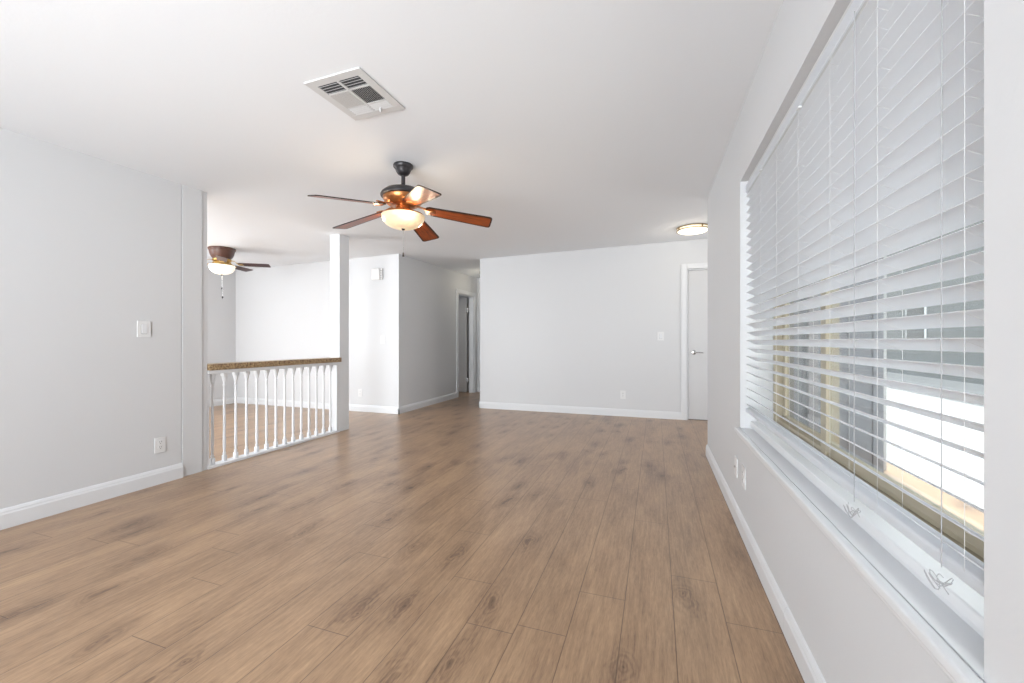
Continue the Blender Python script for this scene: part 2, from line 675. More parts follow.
HY0, HY1, HZ = 7.16, 7.88, 2.0
b = MB()
b.box(-3.70, -3.595, YK + 0.10, HY0, 0, None)
b.box(-3.70, -3.595, HY0, HY1, HZ, None)
b.box(-3.70, -3.595, HY1, 8.16, 0, None)
struct(b.build('wall_hall_left', M['wall']), 'white left wall of the hallway with the open doorway', 'wall')
b = MB()
b.box(-2.683, -2.56, YF + 0.12, 8.16, 0, None)
struct(b.build('wall_hall_right', M['wall']), 'white right wall of the hallway', 'wall')
b = MB()
b.box(-3.595, -2.683, 8.06, 8.16, 0, None)
struct(b.build('wall_hall_end', M['wall']), 'white wall at the end of the hallway', 'wall')
b = MB()
b.box(-5.4, -3.70, 8.10, 8.2, 0, None)
b.box(-5.5, -5.4, YK + 0.1, 8.2, 0, None)
struct(b.build('wall_bedroom', M['wall']), 'white wall of the room behind the hallway door', 'wall')

b = MB()
b.box(-7.06, -6.93, -2.1, YK + 0.1, 0, None)
struct(b.build('wall_side_room', M['wall']), 'white left wall of the room behind the railing', 'wall')
b = MB()
b.box(-6.93, -3.67, -2.1, -1.98, 0, None)
struct(b.build('wall_side_back', M['wall']), 'white wall at the near end of the room behind the railing', 'wall')
b = MB()
b.box(-3.67, 0.70, -3.12, -3.0, 0, None)
struct(b.build('wall_back', M['wall']), 'white wall behind the camera', 'wall')

# ------------------------------------------------------------------ casing of the opening and the square post
b = MB()
b.box(XL - 0.14, XL + 0.003, 2.234, 2.385, 0, None, 0.002)
struct(b.build('trim_1', M['wall']), 'flat white pilaster board at the end of the left wall', 'trim')
b = MB()
b.box(XL - 0.13, XL - 0.006, 2.3855, 2.432, 0, None, 0.003)
b.box(XL - 0.12, XL - 0.03, 2.229, 2.2335, 0, None)
struct(b.build('trim_2', M['wall']), 'narrow white jamb edging the pilaster beside the railing', 'trim')
b = MB()
b.box(-3.695, -3.555, 3.962, 4.125, 0, None, 0.003)
struct(b.build('trim_3', M['trim']), 'square white post at the far end of the railing', 'post')

# ------------------------------------------------------------------ baseboards
BPROF = [(0, 0), (0.016, 0), (0.016, 0.074), (0.012, 0.083), (0.012, 0.088), (0.006, 0.100), (0.0, 0.103)]


def base_run(mb, p0, p1, nrm, scale=1.0):
    p0, p1, nrm = Vector((*p0, 0)), Vector((*p1, 0)), Vector((*nrm, 0))
    mb.prism([(u * scale, w * scale) for u, w in BPROF], lambda u, w: p0 + nrm * u + Vector((0, 0, w)), p1 - p0)


def baseboard(name, runs, label, scale=1.0):
    mb = MB()
    for r in runs:
        base_run(mb, *r, scale=scale)
    return struct(mb.build(name, M['trim']), label, 'baseboard')


baseboard('baseboard_left', [((XL, -3.0), (XL, 2.229), (1, 0))], 'white moulded baseboard along the left wall', 1.12)
baseboard('baseboard_right', [((XR, -3.0), (XR, 1.768), (-1, 0)), ((XR, 1.7705), (XR, 4.30), (-1, 0)), ((XR, 4.29), (1.70, 4.29), (0, 1))],
          'white moulded baseboard along the window wall', 1.0)
baseboard('baseboard_far', [((-2.70, YF), (0.325, YF), (0, -1)), ((-2.683, YF - 0.016), (-2.683, 8.06), (-1, 0))],
          'white moulded baseboard along the far wall', 1.0)
baseboard('baseboard_corner', [((-6.93, YK), (-3.579, YK), (0, -1))], 'white baseboard under the bright corner wall', 1.0)
baseboard('baseboard_hall', [((-3.595, YK - 0.016), (-3.595, 7.075), (1, 0)), ((-3.595, 8.06), (-2.69, 8.06), (0, -1))],
          'white baseboard along the hallway left wall', 1.0)
baseboard('baseboard_side', [((-6.93, -1.9), (-6.93, YK), (1, 0))], 'white baseboard on the left wall of the room behind the railing', 1.0)

# ------------------------------------------------------------------ entry door in the far wall
door = thing('door_1', 'flat white entry door with lever handle at the right of the far wall', 'door', (DX0, YF, 0), kind='structure')


def rel(mb, name, mat, parent, smooth=False, origin=None):
    """geometry given in world coordinates, origin moved to the parent's location"""
    o = Vector(origin if origin is not None else parent.location)
    bmesh.ops.translate(mb.bm, verts=mb.bm.verts[:], vec=-o)
    return mb.build(name, mat, parent, smooth)


c = MB()
c.box(DX0 - 0.082, DX0 - 0.004, YF - 0.018, YF + 0.0, 0, DZ + 0.075, 0.004)
c.box(DX1 + 0.004, DX1 + 0.082, YF - 0.018, YF + 0.0, 0, DZ + 0.075, 0.004)
c.box(DX0 - 0.004, DX1 + 0.004, YF - 0.018, YF + 0.0, DZ + 0.004, DZ + 0.075, 0.004)
c.box(DX0 - 0.070, DX0 - 0.012, YF - 0.022, YF - 0.016, 0, DZ + 0.062, 0.002)
rel(c, 'casing', M['trim'], door)
c = MB()
c.box(DX0 - 0.004, DX0 + 0.012, YF, YF + 0.12, 0, DZ)
c.box(DX1 - 0.012, DX1 + 0.004, YF, YF + 0.12, 0, DZ)
c.box(DX0, DX1, YF, YF + 0.12, DZ - 0.012, DZ + 0.004)
rel(c, 'jamb', M['trim'], door)
c = MB()
c.box(DX0 + 0.016, DX1 - 0.016, YF + 0.028, YF + 0.066, 0.012, DZ - 0.016, 0.002)
panel = rel(c, 'door_panel', M['door'], door)
c = MB()
c.box(DX0 + 0.012, DX1 - 0.012, YF + 0.02, YF + 0.12, 0.0, 0.012, 0.002)
rel(c, 'threshold', M['nickel'], door)
hz = 0.925
c = MB()
mt = Matrix.Translation((DX0 + 0.085, YF + 0.028, hz)) @ Matrix.Rotation(PI / 2, 4, 'X')
c.lathe([(0, 0.012), (0.020, 0.012), (0.030, 0.008), (0.032, 0.0)], n=24, mat=mt)
c.lathe([(0.010, 0.0), (0.010, 0.05), (0, 0.05)], n=16, mat=mt)
c.tube([(DX0 + 0.078, YF - 0.018, hz), (DX0 + 0.11, YF - 0.022, hz), (DX0 + 0.16, YF - 0.022, hz - 0.002), (DX0 + 0.20, YF - 0.014, hz - 0.004)],
       [0.010, 0.009, 0.008, 0.007], 10)
bmesh.ops.translate(c.bm, verts=c.bm.verts[:], vec=-Vector(door.location))
tag(c.build('door_handle', M['nickel'], panel, True), 'brushed nickel lever handle')

# ------------------------------------------------------------------ hallway door, swung open into the room
d2 = thing('door_2', 'grey white hallway door standing open behind the left hall wall', 'door', (-3.595, HY0, 0), kind='structure')
c = MB()
c.box(-3.595, -3.579, HY0 - 0.085, HY0 - 0.006, 0, HZ + 0.08, 0.004)
c.box(-3.595, -3.579, HY1 + 0.006, HY1 + 0.085, 0, HZ + 0.08, 0.004)
c.box(-3.595, -3.579, HY0 - 0.006, HY1 + 0.006, HZ + 0.006, HZ + 0.08, 0.004)
rel(c, 'casing', M['trim'], d2)
c = MB()
c.box(-3.70, -3.595, HY0 - 0.006, HY0 + 0.010, 0, HZ)
c.box(-3.70, -3.595, HY1 - 0.010, HY1 + 0.006, 0, HZ)
c.box(-3.70, -3.595, HY0, HY1, HZ - 0.010, HZ + 0.006)
rel(c, 'jamb', M['trim'], d2)
c = MB()
c.box(-4.42, -3.748, HY1 - 0.02, HY1 + 0.016, 0.012, HZ - 0.016, 0.002)
dp = rel(c, 'door_panel', M['door'], d2)
for hzv in (0.26, 1.73):
    c = MB()
    c.box(-3.752, -3.700, HY1 - 0.024, HY1 - 0.010, hzv - 0.045, hzv + 0.045, 0.001)
    c.tube([(-3.722, HY1 - 0.026, hzv - 0.05), (-3.722, HY1 - 0.026, hzv + 0.05)], 0.006, 8)
    bmesh.ops.translate(c.bm, verts=c.bm.verts[:], vec=-Vector(d2.location))
    c.build('hinge', M['nickel'], dp)

# ------------------------------------------------------------------ window
win = thing('window_1', 'wide beige framed sliding window behind the white blind', 'window', (XR + 0.2, WIN_Y0, WIN_Z0), kind='structure')
FX0, FX1 = 0.625, 0.69
c = MB()
c.box(FX0, FX1, WIN_Y0, WIN_Y1, WIN_Z0, WIN_Z0 + 0.075, 0.003)
c.box(FX0, FX1, WIN_Y0, WIN_Y1, WIN_Z1 - 0.04, WIN_Z1, 0.003)
c.box(FX0, FX1, WIN_Y0, WIN_Y0 + 0.04, WIN_Z0 + 0.075, WIN_Z1 - 0.04, 0.003)
c.box(FX0, FX1, WIN_Y1 - 0.04, WIN_Y1, WIN_Z0 + 0.075, WIN_Z1 - 0.04, 0.003)
c.box(FX0 + 0.012, FX1 - 0.012, WIN_Y0 + 0.04, WIN_Y1 - 0.04, WIN_Z0 + 0.075, WIN_Z0 + 0.092, 0.002)
rel(c, 'window_frame', M['beige'], win)
c = MB()
c.box(FX0 + 0.002, FX0 + 0.030, 1.93, 1.985, WIN_Z0 + 0.076, WIN_Z1 - 0.041, 0.003)
c.box(FX0 + 0.034, FX0 + 0.058, 1.96, 2.02, WIN_Z0 + 0.076, WIN_Z1 - 0.041, 0.003)
c.box(FX0 + 0.002, FX0 + 0.026, WIN_Y0 + 0.042, 1.93, WIN_Z0 + 0.093, WIN_Z0 + 0.125, 0.004)
c.box(FX0 + 0.036, FX0 + 0.058, 2.02, WIN_Y1 - 0.042, WIN_Z0 + 0.093, WIN_Z0 + 0.120, 0.004)
c.box(FX0 + 0.002, FX0 + 0.026, WIN_Y0 + 0.042, WIN_Y0 + 0.075, WIN_Z0 + 0.093, WIN_Z1 - 0.041, 0.004)
c.box(FX0 + 0.036, FX0 + 0.058, WIN_Y1 - 0.085, WIN_Y1 - 0.042, WIN_Z0 + 0.093, WIN_Z1 - 0.041, 0.004)
rel(c, 'sash_frame', M['beige'], win)
c = MB()
c.box(FX0 + 0.012, FX0 + 0.016, WIN_Y0 + 0.075, 1.93, WIN_Z0 + 0.125, WIN_Z1 - 0.041)
rel(c, 'pane', M['glass'], win)
c = MB()
c.box(FX0 + 0.045, FX0 + 0.049, 2.02, WIN_Y1 - 0.085, WIN_Z0 + 0.12, WIN_Z1 - 0.041)
rel(c, 'pane', M['glass'], win)
# stool with its nose past the wall, and the step board behind it
c = MB()
c.box(XR - 0.0005, 0.625, WIN_Y0 + 0.001, WIN_Y1 - 0.001, WIN_Z0, WIN_Z0 + 0.022, 0.0)
c.box(0.434, XR - 0.0005, WIN_Y0 - 0.03, WIN_Y1 + 0.035, WIN_Z0 - 0.002, WIN_Z0 + 0.022, 0.006, 3)
c.box(0.446, XR - 0.0005, WIN_Y0 - 0.02, WIN_Y1 + 0.025, WIN_Z0 - 0.022, WIN_Z0 - 0.002, 0.004, 2)
rel(c, 'window_sill', M['trim'], win)
c = MB()
c.box(0.522, 0.6245, WIN_Y0 + 0.002, WIN_Y1 - 0.002, WIN_Z0 + 0.022, WIN_Z0 + 0.038)
c.box(0.510, 0.6245, WIN_Y0 + 0.002, WIN_Y1 - 0.002, WIN_Z0 + 0.038, WIN_Z0 + 0.066, 0.004, 2)
rel(c, 'sill_step', M['trim'], win)

# ------------------------------------------------------------------ blind
BY0, BY1 = WIN_Y0 + 0.012, WIN_Y1 - 0.012
XI = 0.488           # room-side edge of the slats
TILT = math.radians(28)
SW = 0.050
PITCH = 0.0456
blind = thing('window_blind', 'white wide-slat venetian blind hanging in the big window, slats tilted', 'blind', (XI, BY0, 1.95))
c = MB()
c.box(0.486, 0.492, BY0, BY1, 1.925, 1.968, 0.0015)
rel(c, 'valance', M['slat'], blind)
c = MB()
c.box(0.496, 0.545, BY0 + 0.004, BY1 - 0.004, 1.935, 1.9985, 0.003)
rel(c, 'headrail', M['plastic'], blind)
for yy in (1.188, 1.755, 2.33):
    c = MB()
    c.box(0.4835, 0.494, yy - 0.012, yy + 0.012, 1.920, 1.9275, 0.001)
    rel(c, 'valance_clip', M['plastic'], blind)
ct, st = math.cos(TILT), math.sin(TILT)
slat_me = None
for k in range(-8, 19):
    zi = 1.0855 + k * PITCH
    if slat_me is None:
        c = MB()
        cx_, cz2 = SW / 2, 0
        # gently crowned slat profile
        n = 6
        top, bot = [], []
        for i in range(n + 1):
            u = SW * i / n
            h = 0.0016 * (1 - (2 * i / n - 1) ** 2)
            top.append((u, h))
            bot.append((u, h - 0.0024))
        poly = top + bot[::-1]
        c.prism(poly, lambda u, w: Vector((u * ct + w * st, 0, -u * st + w * ct)), (0, BY1 - BY0 - 0.008, 0))
        o = c.build('slat', M['slat'], blind)
        slat_me = o.data
    else:
        o = bpy.data.objects.new('slat', slat_me)
        COL.objects.link(o)
        o.parent = blind
    o.location = (0, 0.004, zi - 1.95)
c = MB()
c.box(XI - 0.002, XI + 0.050, BY0 + 0.004, BY1 - 0.004, 0.674, 0.698, 0.006, 3)
rel(c, 'bottom_rail', M['slat'], blind)
LADD = (0.90, 1.188, 1.465, 1.755, 2.04, 2.33, 2.62)
for yy in LADD:
    c = MB()
    for xx in (XI - 0.0015, XI + SW * ct + 0.001):
        c.tube([(xx, yy, 0.695), (xx, yy, 1.94)], 0.0004, 6)
    for k in range(-8, 19):
        zi = 1.0855 + k * PITCH
        c.tube([(XI - 0.0015, yy + 0.002, zi - 0.004), (XI + SW * ct + 0.001, yy + 0.002, zi - SW * st - 0.004)], 0.0003, 4)
    rel(c, 'ladder_string', M['cord'], blind)
for yy, zz in ((0.951, 0.655), (1.296, 0.645)):
    c = MB()
    XC = 0.4825
    c.tube([(XC + 0.001, yy, 1.93), (XC, yy, 1.3), (XC, yy, zz + 0.02)], 0.0009, 6)
    rr = random.Random(int(yy * 100))
    for q in range(4):
        pts = []
        ph = rr.uniform(0, 6)
        ax = rr.uniform(0.010, 0.022)
        az = rr.uniform(0.008, 0.016)
        for i in range(15):
            a = ph + 2 * PI * i / 14
            wob = 1 + 0.35 * math.sin(2.3 * a + q)
            pts.append((XC - 0.003 * q + 0.003 * math.sin(a), yy + 0.006 * (q - 1.5) + ax * wob * math.cos(a + 0.5 * q), zz - 0.004 * q + az * wob * math.sin(1.6 * a) * (1 if q % 2 else 0.7)))
        c.tube(pts, 0.0008, 5)
    tag(rel(c, 'pull_cord', M['greycord'], blind), 'thin white pull cord ending in a tangled loop')

# ------------------------------------------------------------------ railing
rail = thing('railing', 'low white spindle railing with speckled brown cap between pilaster and post', 'railing', (-3.60, 2.432, 0))
c = MB()
c.box(-3.700, -3.530, 2.433, 3.961, 0.832, 0.884, 0.005, 2)
c.box(-3.5545, -3.530, 3.95, 3.972, 0.832, 0.884, 0.004, 2)
tag(rel(c, 'cap_rail', M['speckle'], rail), 'speckled brown rail cap')
c = MB()
c.box(-3.640, -3.545, 2.433, 3.961, 0.800, 0.832, 0.003)
rel(c, 'top_rail', M['trim'], rail)
c = MB()
c.box(-3.645, -3.545, 2.433, 3.961, 0.0, 0.022, 0.003)
rel(c, 'bottom_rail', M['trim'], rail)
c = MB()
c.box(-3.645, -3.555, 3.918, 3.961, 0.022, 0.80, 0.003)
rel(c, 'end_post', M['trim'], rail)
c = MB()
c.box(-3.640, -3.560, 2.433, 2.452, 0.022, 0.80, 0.003)
rel(c, 'end_post', M['trim'], rail)
bal = None
NB = 14
for i in range(NB):
    y = 2.50 + (3.86 - 2.50) * i / (NB - 1)
    if bal is None:
        c = MB()
        s = 0.0185
        c.box(-0.015, 0.015, -0.015, 0.015, 0.022, 0.075, 0.002)
        c.box(-0.020, 0.020, -0.020, 0.020, 0.768, 0.80, 0.003)
        c.lathe([(0.0150, 0.075), (0.0100, 0.082), (0.014, 0.09), (0.014, 0.096), (0.0095, 0.104), (0.0095, 0.112), (0.0120, 0.14), (0.0128, 0.17),
                 (0.0122, 0.24), (0.0115, 0.36), (0.0105, 0.52), (0.0098, 0.64), (0.0090, 0.684), (0.0135, 0.690), (0.0135, 0.695),
                 (0.0088, 0.702), (0.0092, 0.712), (0.0125, 0.725), (0.0180, 0.742), (0.0200, 0.756), (0.0200, 0.770)], n=16)
        bal = c.build('baluster', M['trim'], rail, True)
        bal.location = (0.005, y - 2.432, 0)
    else:
        o = bal.copy()
        COL.objects.link(o)
        o.parent = rail
        o.location = (0.005, y - 2.432, 0)


# ------------------------------------------------------------------ ceiling fans
def blade_poly(r0, r1, w0, w1):
    p = []
    p.append((r0, -w0 * 0.36))
    p.append((r0 + 0.025, -w0 * 0.5))
    p.append((r0 + 0.5 * (r1 - r0), -(w0 + w1) * 0.255))
    p.append((r1 - 0.022, -w1 * 0.5))
    p.append((r1 - 0.006, -w1 * 0.46))
    p.append((r1, -w1 * 0.36))
    return p + [(x, -y) for x, y in p[::-1]]


def make_blade(name, parent, ang, pitch, r0, r1, w0, w1, z, mat, iron_mat, r_hub, z_hub, edge=True, droop=0.0):
    R = Matrix.Rotation(ang, 4, 'Z')
    Pm = Matrix.Translation((0, 0, z + r0 * math.sin(droop))) @ Matrix.Rotation(droop, 4, 'Y') @ Matrix.Rotation(pitch, 4, 'X')
    root = R @ Pm
    c = MB()
    c.prism(blade_poly(r0, r1, w0, w1), lambda u, w: Vector((u, w, -0.003)), (0, 0, 0.006), 0.0015)
    bl = c.build(name, mat, parent)
    bl.matrix_local = root
    if edge:
        c = MB()
        outer = blade_poly(r0 - 0.0015, r1 + 0.0015, w0 + 0.003, w1 + 0.003)
        inner = blade_poly(r0 + 0.008, r1 - 0.009, w0 - 0.020, w1 - 0.020)
        bm_ = c.bm
        for zz in (-0.0033,):
            vo = [bm_.verts.new((x, y, zz)) for x, y in outer]
            vi = [bm_.verts.new((x, y, zz)) for x, y in inner]
            vo2 = [bm_.verts.new((x, y, 0.0033)) for x, y in outer]
            vi2 = [bm_.verts.new((x, y, 0.0033)) for x, y in inner]
            nn = len(outer)
            for i in range(nn):
                j = (i + 1) % nn
                bm_.faces.new((vo[i], vo[j], vi[j], vi[i]))
                bm_.faces.new((vo2[i], vo2[j], vi2[j], vi2[i]))
                bm_.faces.new((vo[i], vo[j], vo2[j], vo2[i]))
        c.build('blade_border', M['bladeedge'], bl)
    # blade iron
    c = MB()
    pts = [(r_hub, 0, z_hub), (r_hub + 0.03, 0, z_hub - 0.002), (r0 - 0.01, 0, z + 0.012), (r0 + 0.03, 0, z + 0.008)]
    for a, b_ in zip(pts, pts[1:]):
        a, b_ = Vector(a), Vector(b_)
        d = b_ - a
        w = 0.014
        c.prism([(-w, -0.003), (w, -0.003), (w, 0.003), (-w, 0.003)], lambda u, h: a + Vector((0, u, h)), d)
    for s in (-1, 1):
        c.tube([(r0 - 0.02, 0, z + 0.010), (r0 + 0.02, s * 0.022, z + 0.007), (r0 + 0.06, s * 0.028, z + 0.006)], 0.006, 6)
    c.prism([(r0 - 0.005, -0.024), (r0 + 0.05, -0.034), (r0 + 0.07, 0.0), (r0 + 0.05, 0.034), (r0 - 0.005, 0.024)],
            lambda u, w: Vector((u, w, z - 0.009)), (0, 0, 0.005), 0.001)
    ir = c.build('blade_iron', iron_mat, parent, True)
    ir.matrix_local = R if droop == 0 else R @ Matrix.Translation((r0, 0, z)) @ Matrix.Rotation(droop * 0.6, 4, 'Y') @ Matrix.Translation((-r0, 0, -z))
    return bl


def bowl_profile(r, h, z_top, n=14):
    pts = [(r * 0.90, z_top + 0.004), (r, z_top)]
    for i in range(1, n + 1):
        a = PI / 2 * i / n
        pts.append((r * math.cos(a) ** 0.85, z_top - h * math.sin(a)))
    pts[-1] = (0.0, z_top - h)
    return pts


FX, FY = -1.735, 2.575
ztop = cz(FX, FY)
fan = thing('ceiling_fan', 'reddish wood ceiling fan on a short dark rod with lit amber bowl', 'ceiling fan', (FX, FY, ztop),
            group=None)
Z = lambda zz: zz - ztop
c = MB()
c.lathe([(0, Z(ztop) - 0.0005), (0.068, -0.0005), (0.071, -0.006), (0.070, -0.018), (0.060, -0.030), (0.056, -0.034), (0.050, -0.052), (0.038, -0.070), (0.022, -0.078), (0.0, -0.080)], n=40)
c.build('canopy', M['bronze'], fan, True)
c = MB()
c.lathe([(0.0145, -0.076), (0.0145, Z(2.185)), (0.024, Z(2.182)), (0.024, Z(2.165)), (0, Z(2.165))], n=24)
c.build('downrod', M['bronze'], fan, True)
c = MB()
c.lathe([(0, Z(2.190)), (0.04, Z(2.192)), (0.085, Z(2.186)), (0.125, Z(2.172)), (0.152, Z(2.150)), (0.160, Z(2.134)), (0.158, Z(2.124)), (0.146, Z(2.120)), (0, Z(2.120))], n=56)
c.build('motor_cover', M['bronze'], fan, True)
c = MB()
c.lathe([(0, Z(2.1205)), (0.143, Z(2.1195)), (0.142, Z(2.104)), (0.132, Z(2.086)), (0.108, Z(2.066)), (0.085, Z(2.058)), (0, Z(2.058))], n=56)
c.build('motor_band', M['copper'], fan, True)
c = MB()
c.lathe([(0, Z(2.0575)), (0.05, Z(2.0575)), (0.055, Z(2.035)), (0.085, Z(2.022)), (0.09, Z(2.012)), (0.13, Z(2.004)), (0.145, Z(1.999)), (0.147, Z(1.993)), (0.140, Z(1.989)), (0, Z(1.999))], n=56)
c.build('light_fitter', M['copper'], fan, True)
c = MB()
c.lathe(bowl_profile(0.153, 0.094, Z(1.988)), n=56)
bowl = c.build('light_bowl', M['bowl'], fan, True)
tag(bowl, 'glowing cream alabaster glass bowl')
c = MB()
c.lathe([(0, Z(1.912)), (0.022, Z(1.909)), (0.024, Z(1.902)), (0.014, Z(1.894)), (0.008, Z(1.885)), (0.0, Z(1.883))], n=24)
c.build('finial', M['bronze'], fan, True)
c = MB()
c.tube([(0, 0, Z(1.885)), (0.001, 0, Z(1.72))], 0.0016, 6)
ch = c.build('pull_chain', M['nickel'], fan)
c = MB()
c.lathe([(0, Z(1.726)), (0.004, Z(1.722)), (0.006, Z(1.705)), (0.009, Z(1.695)), (0.0, Z(1.692))], n=12)
c.build('pull_fob', M['bronze'], ch, True)
for k in range(5):
    a = math.radians(-42 + 72 * k)
    make_blade('blade', fan, a, math.radians(-12), 0.165, 0.648, 0.110, 0.150, Z(2.036), M['blade'], M['copper'], 0.085, Z(2.056), droop=math.radians(7.5))
for a in (-42, 78, 198):
    a = math.radians(a)
    lamp('fan_bulb', 'POINT', (FX + 0.205 * math.cos(a), FY + 0.205 * math.sin(a), 1.945), 1.7, (1.0, 0.80, 0.56), radius=0.03)

F2X, F2Y = -5.47, 3.93
zt2 = cz(F2X, F2Y)
fan2 = thing('ceiling_fan', 'dark brown flush-mount ceiling fan with white lit bowl in the room behind the railing', 'ceiling fan', (F2X, F2Y, zt2))
Z2 = lambda zz: zz - zt2
c = MB()
c.lathe([(0, -0.0005), (0.155, -0.0005), (0.158, -0.012), (0.154, -0.028), (0.146, -0.034), (0.138, -0.080), (0.122, -0.118), (0.105, -0.138), (0, -0.140)], n=48)
c.build('motor_housing', M['hugger'], fan2, True)
c = MB()
c.lathe([(0, -0.140), (0.09, -0.140), (0.110, -0.150), (0.108, -0.170), (0.085, -0.190), (0.09, -0.210), (0.145, -0.222), (0.150, -0.230), (0.14, -0.234), (0, -0.232)], n=48)
c.build('light_fitter', M['brass'], fan2, True)
c = MB()
c.lathe(bowl_profile(0.150, 0.120, -0.232), n=48)
c.build('light_bowl', M['bowl2'], fan2, True)
c = MB()
c.lathe([(0, -0.347), (0.018, -0.350), (0.012, -0.362), (0, -0.368)], n=20)
c.build('finial', M['bronze'], fan2, True)
for dx, ln in ((0.0, 0.52), (0.012, 0.64)):
    c = MB()
    c.tube([(dx, 0, -0.36), (dx, 0, -ln)], 0.0016, 6)
    ch = c.build('pull_chain', M['nickel'], fan2)
    c = MB()
    c.lathe([(0, -ln), (0.008, -ln - 0.006), (0.010, -ln - 0.02), (0.0, -ln - 0.035)], c=(dx, 0, 0), n=12)
    c.build('pull_fob', M['bronze'], ch, True)
for k in range(5):
    a = math.radians(36 + 72 * k)
    make_blade('blade', fan2, a, math.radians(-12), 0.19, 0.57, 0.10, 0.12, -0.205, M['blade2'], M['brass'], 0.115, -0.165, edge=False)
lamp('side_fan_bulb', 'POINT', (F2X, F2Y - 0.30, zt2 - 0.30), 2.0, (1.0, 0.9, 0.75), radius=0.08)


# ------------------------------------------------------------------ ceiling vent
VX0, VX1, VY0, VY1 = -1.628, -1.296, 1.572, 1.942
vz = cz((VX0 + VX1) / 2, (VY0 + VY1) / 2)
vent = thing('ceiling_vent', 'square white ceiling air vent with dark louvres near the fan', 'vent', ((VX0 + VX1) / 2, (VY0 + VY1) / 2, vz))
vent.rotation_euler = (math.atan(CY), -math.atan(CX), 0)
hw, hd = (VX1 - VX0) / 2, (VY1 - VY0) / 2
c = MB()
fwd = 0.044
zt, zb = -0.0005, -0.007


def vb(mb, xa, xb, ya, yb, za=zb, zb_=zt, bev=0.0015):
    mb.box(xa, xb, ya, yb, za, zb_, bev)


vb(c, -hw, hw, -hd, -hd + fwd)
vb(c, -hw, hw, hd - fwd, hd)
vb(c, -hw, -hw + fwd, -hd + fwd, hd - fwd)
vb(c, hw - fwd, hw, -hd + fwd, hd - fwd)
rows = [(-hd + fwd, -hd + fwd + 0.075), (-hd + fwd + 0.085, hd - fwd - 0.072), (hd - fwd - 0.062, hd - fwd)]
vb(c, -0.007, 0.007, -hd + fwd, hd - fwd)
vb(c, -hw + fwd, hw - fwd, rows[0][1], rows[1][0])
vb(c, -hw + fwd, hw - fwd, rows[1][1], rows[2][0])
c.build('vent_frame', M['vent'], vent)
c = MB()
c.box(-hw + fwd, hw - fwd, -hd + fwd, hd - fwd, -0.0022, -0.0012)
c.build('duct_opening', M['ventdark'], vent)
for ri, (ya, yb) in enumerate(rows):
    for (xa, xb) in ((-hw + fwd, -0.007), (0.007, hw - fwd)):
        c = MB()
        if ri == 1:
            n = 11
            side = -1 if xa < 0 else 1
            for i in range(n):
                xc = xa + (xb - xa) * (i + 0.5) / n
                mt = Matrix.Translation((xc, 0, -0.006)) @ Matrix.Rotation(side * math.radians(38 if xa > 0 else 30), 4, 'Y')
                c.box(-0.0034, 0.0034, ya, yb, -0.0006, 0.0006, mat=mt)
        else:
            n = 4
            side = 1 if ri == 0 else -1
            for i in range(n):
                yc = ya + (yb - ya) * (i + 0.5) / n
                mt = Matrix.Translation((0, yc, -0.006)) @ Matrix.Rotation(side * math.radians(33 if ri == 0 else 24), 4, 'X')
                c.box(xa, xb, -0.0048, 0.0048, -0.0006, 0.0006, mat=mt)
        c.build('louvre', M['vent'], vent)
c = MB()
c.box(0.045, 0.053, hd - fwd - 0.02, hd - fwd - 0.012, -0.030, -0.008, 0.001)
c.build('damper_lever', M['vent'], vent)


# ------------------------------------------------------------------ flush ceiling lights
def flush(name, label, x, y, r, energy):
    zt_ = cz(x, y)
    t = thing(name, label, 'ceiling light', (x, y, zt_), group=None)
    c = MB()
    c.lathe([(0, -0.0005), (r * 0.92, -0.0005), (r * 0.94, -0.015), (r * 0.93, -0.028), (0, -0.028)], n=48)
    c.build('light_base', M['disc_side'], t, True)
    for zz in (-0.003, -0.034):
        c = MB()
        c.lathe([(r * 0.94, zz), (r, zz), (r * 1.005, zz - 0.005), (r, zz - 0.011), (r * 0.94, zz - 0.011), (r * 0.94, zz)], n=48)
        c.build('metal_ring', M['bulbbrass'], t, True)
    for k in range(4):
        a = 2 * PI * k / 4 + 0.5
        c = MB()
        mt = Matrix.Rotation(a, 4, 'Z')
        c.box(r * 0.97, r * 1.02, -0.008, 0.008, -0.047, -0.002, 0.001, mat=mt)
        c.build('ring_clip', M['bulbbrass'], t)
    c = MB()
    c.lathe([(r * 0.935, -0.030), (r * 0.93, -0.046), (r * 0.80, -0.056), (r * 0.5, -0.063), (0, -0.066)], n=48)
    tag(c.build('diffuser', M['disc'], t, True), 'glowing opal diffuser')
    lamp(name + '_bulb', 'POINT', (x, y, zt_ - 0.16), energy, (1.0, 0.9, 0.72), radius=0.1)
    return t


flush('ceiling_light', 'round flush ceiling light with brass rings, lit, in front of the entry door', 0.419, 5.40, 0.185, 3.0)
flush('ceiling_light', 'round lit ceiling light in the hallway, mostly hidden by the far wall', -3.06, 7.35, 0.15, 3.0)


# ------------------------------------------------------------------ switches, outlets, chime
def frame_mat(pos, nrm):
    """local x = along wall, y = up, z = out of the wall"""
    n = Vector(nrm)
    up = Vector((0, 0, 1))
    xx = up.cross(n)
    return Matrix(((xx.x, up.x, n.x, pos[0]), (xx.y, up.y, n.y, pos[1]), (xx.z, up.z, n.z, pos[2]), (0, 0, 0, 1)))


def plate_thing(name, label, cat, pos, nrm, w=0.074, h=0.118, group=None):
    t = bpy.data.objects.new(name, None)
    t.empty_display_size = 0.05
    COL.objects.link(t)
    t.matrix_world = frame_mat(pos, nrm)
    tag(t, label, cat, group)
    c = MB()
    c.box(-w / 2, w / 2, -h / 2, h / 2, 0.0003, 0.0065, 0.0022, 2)
    c.build('cover_plate', M['plastic'], t)
    return t


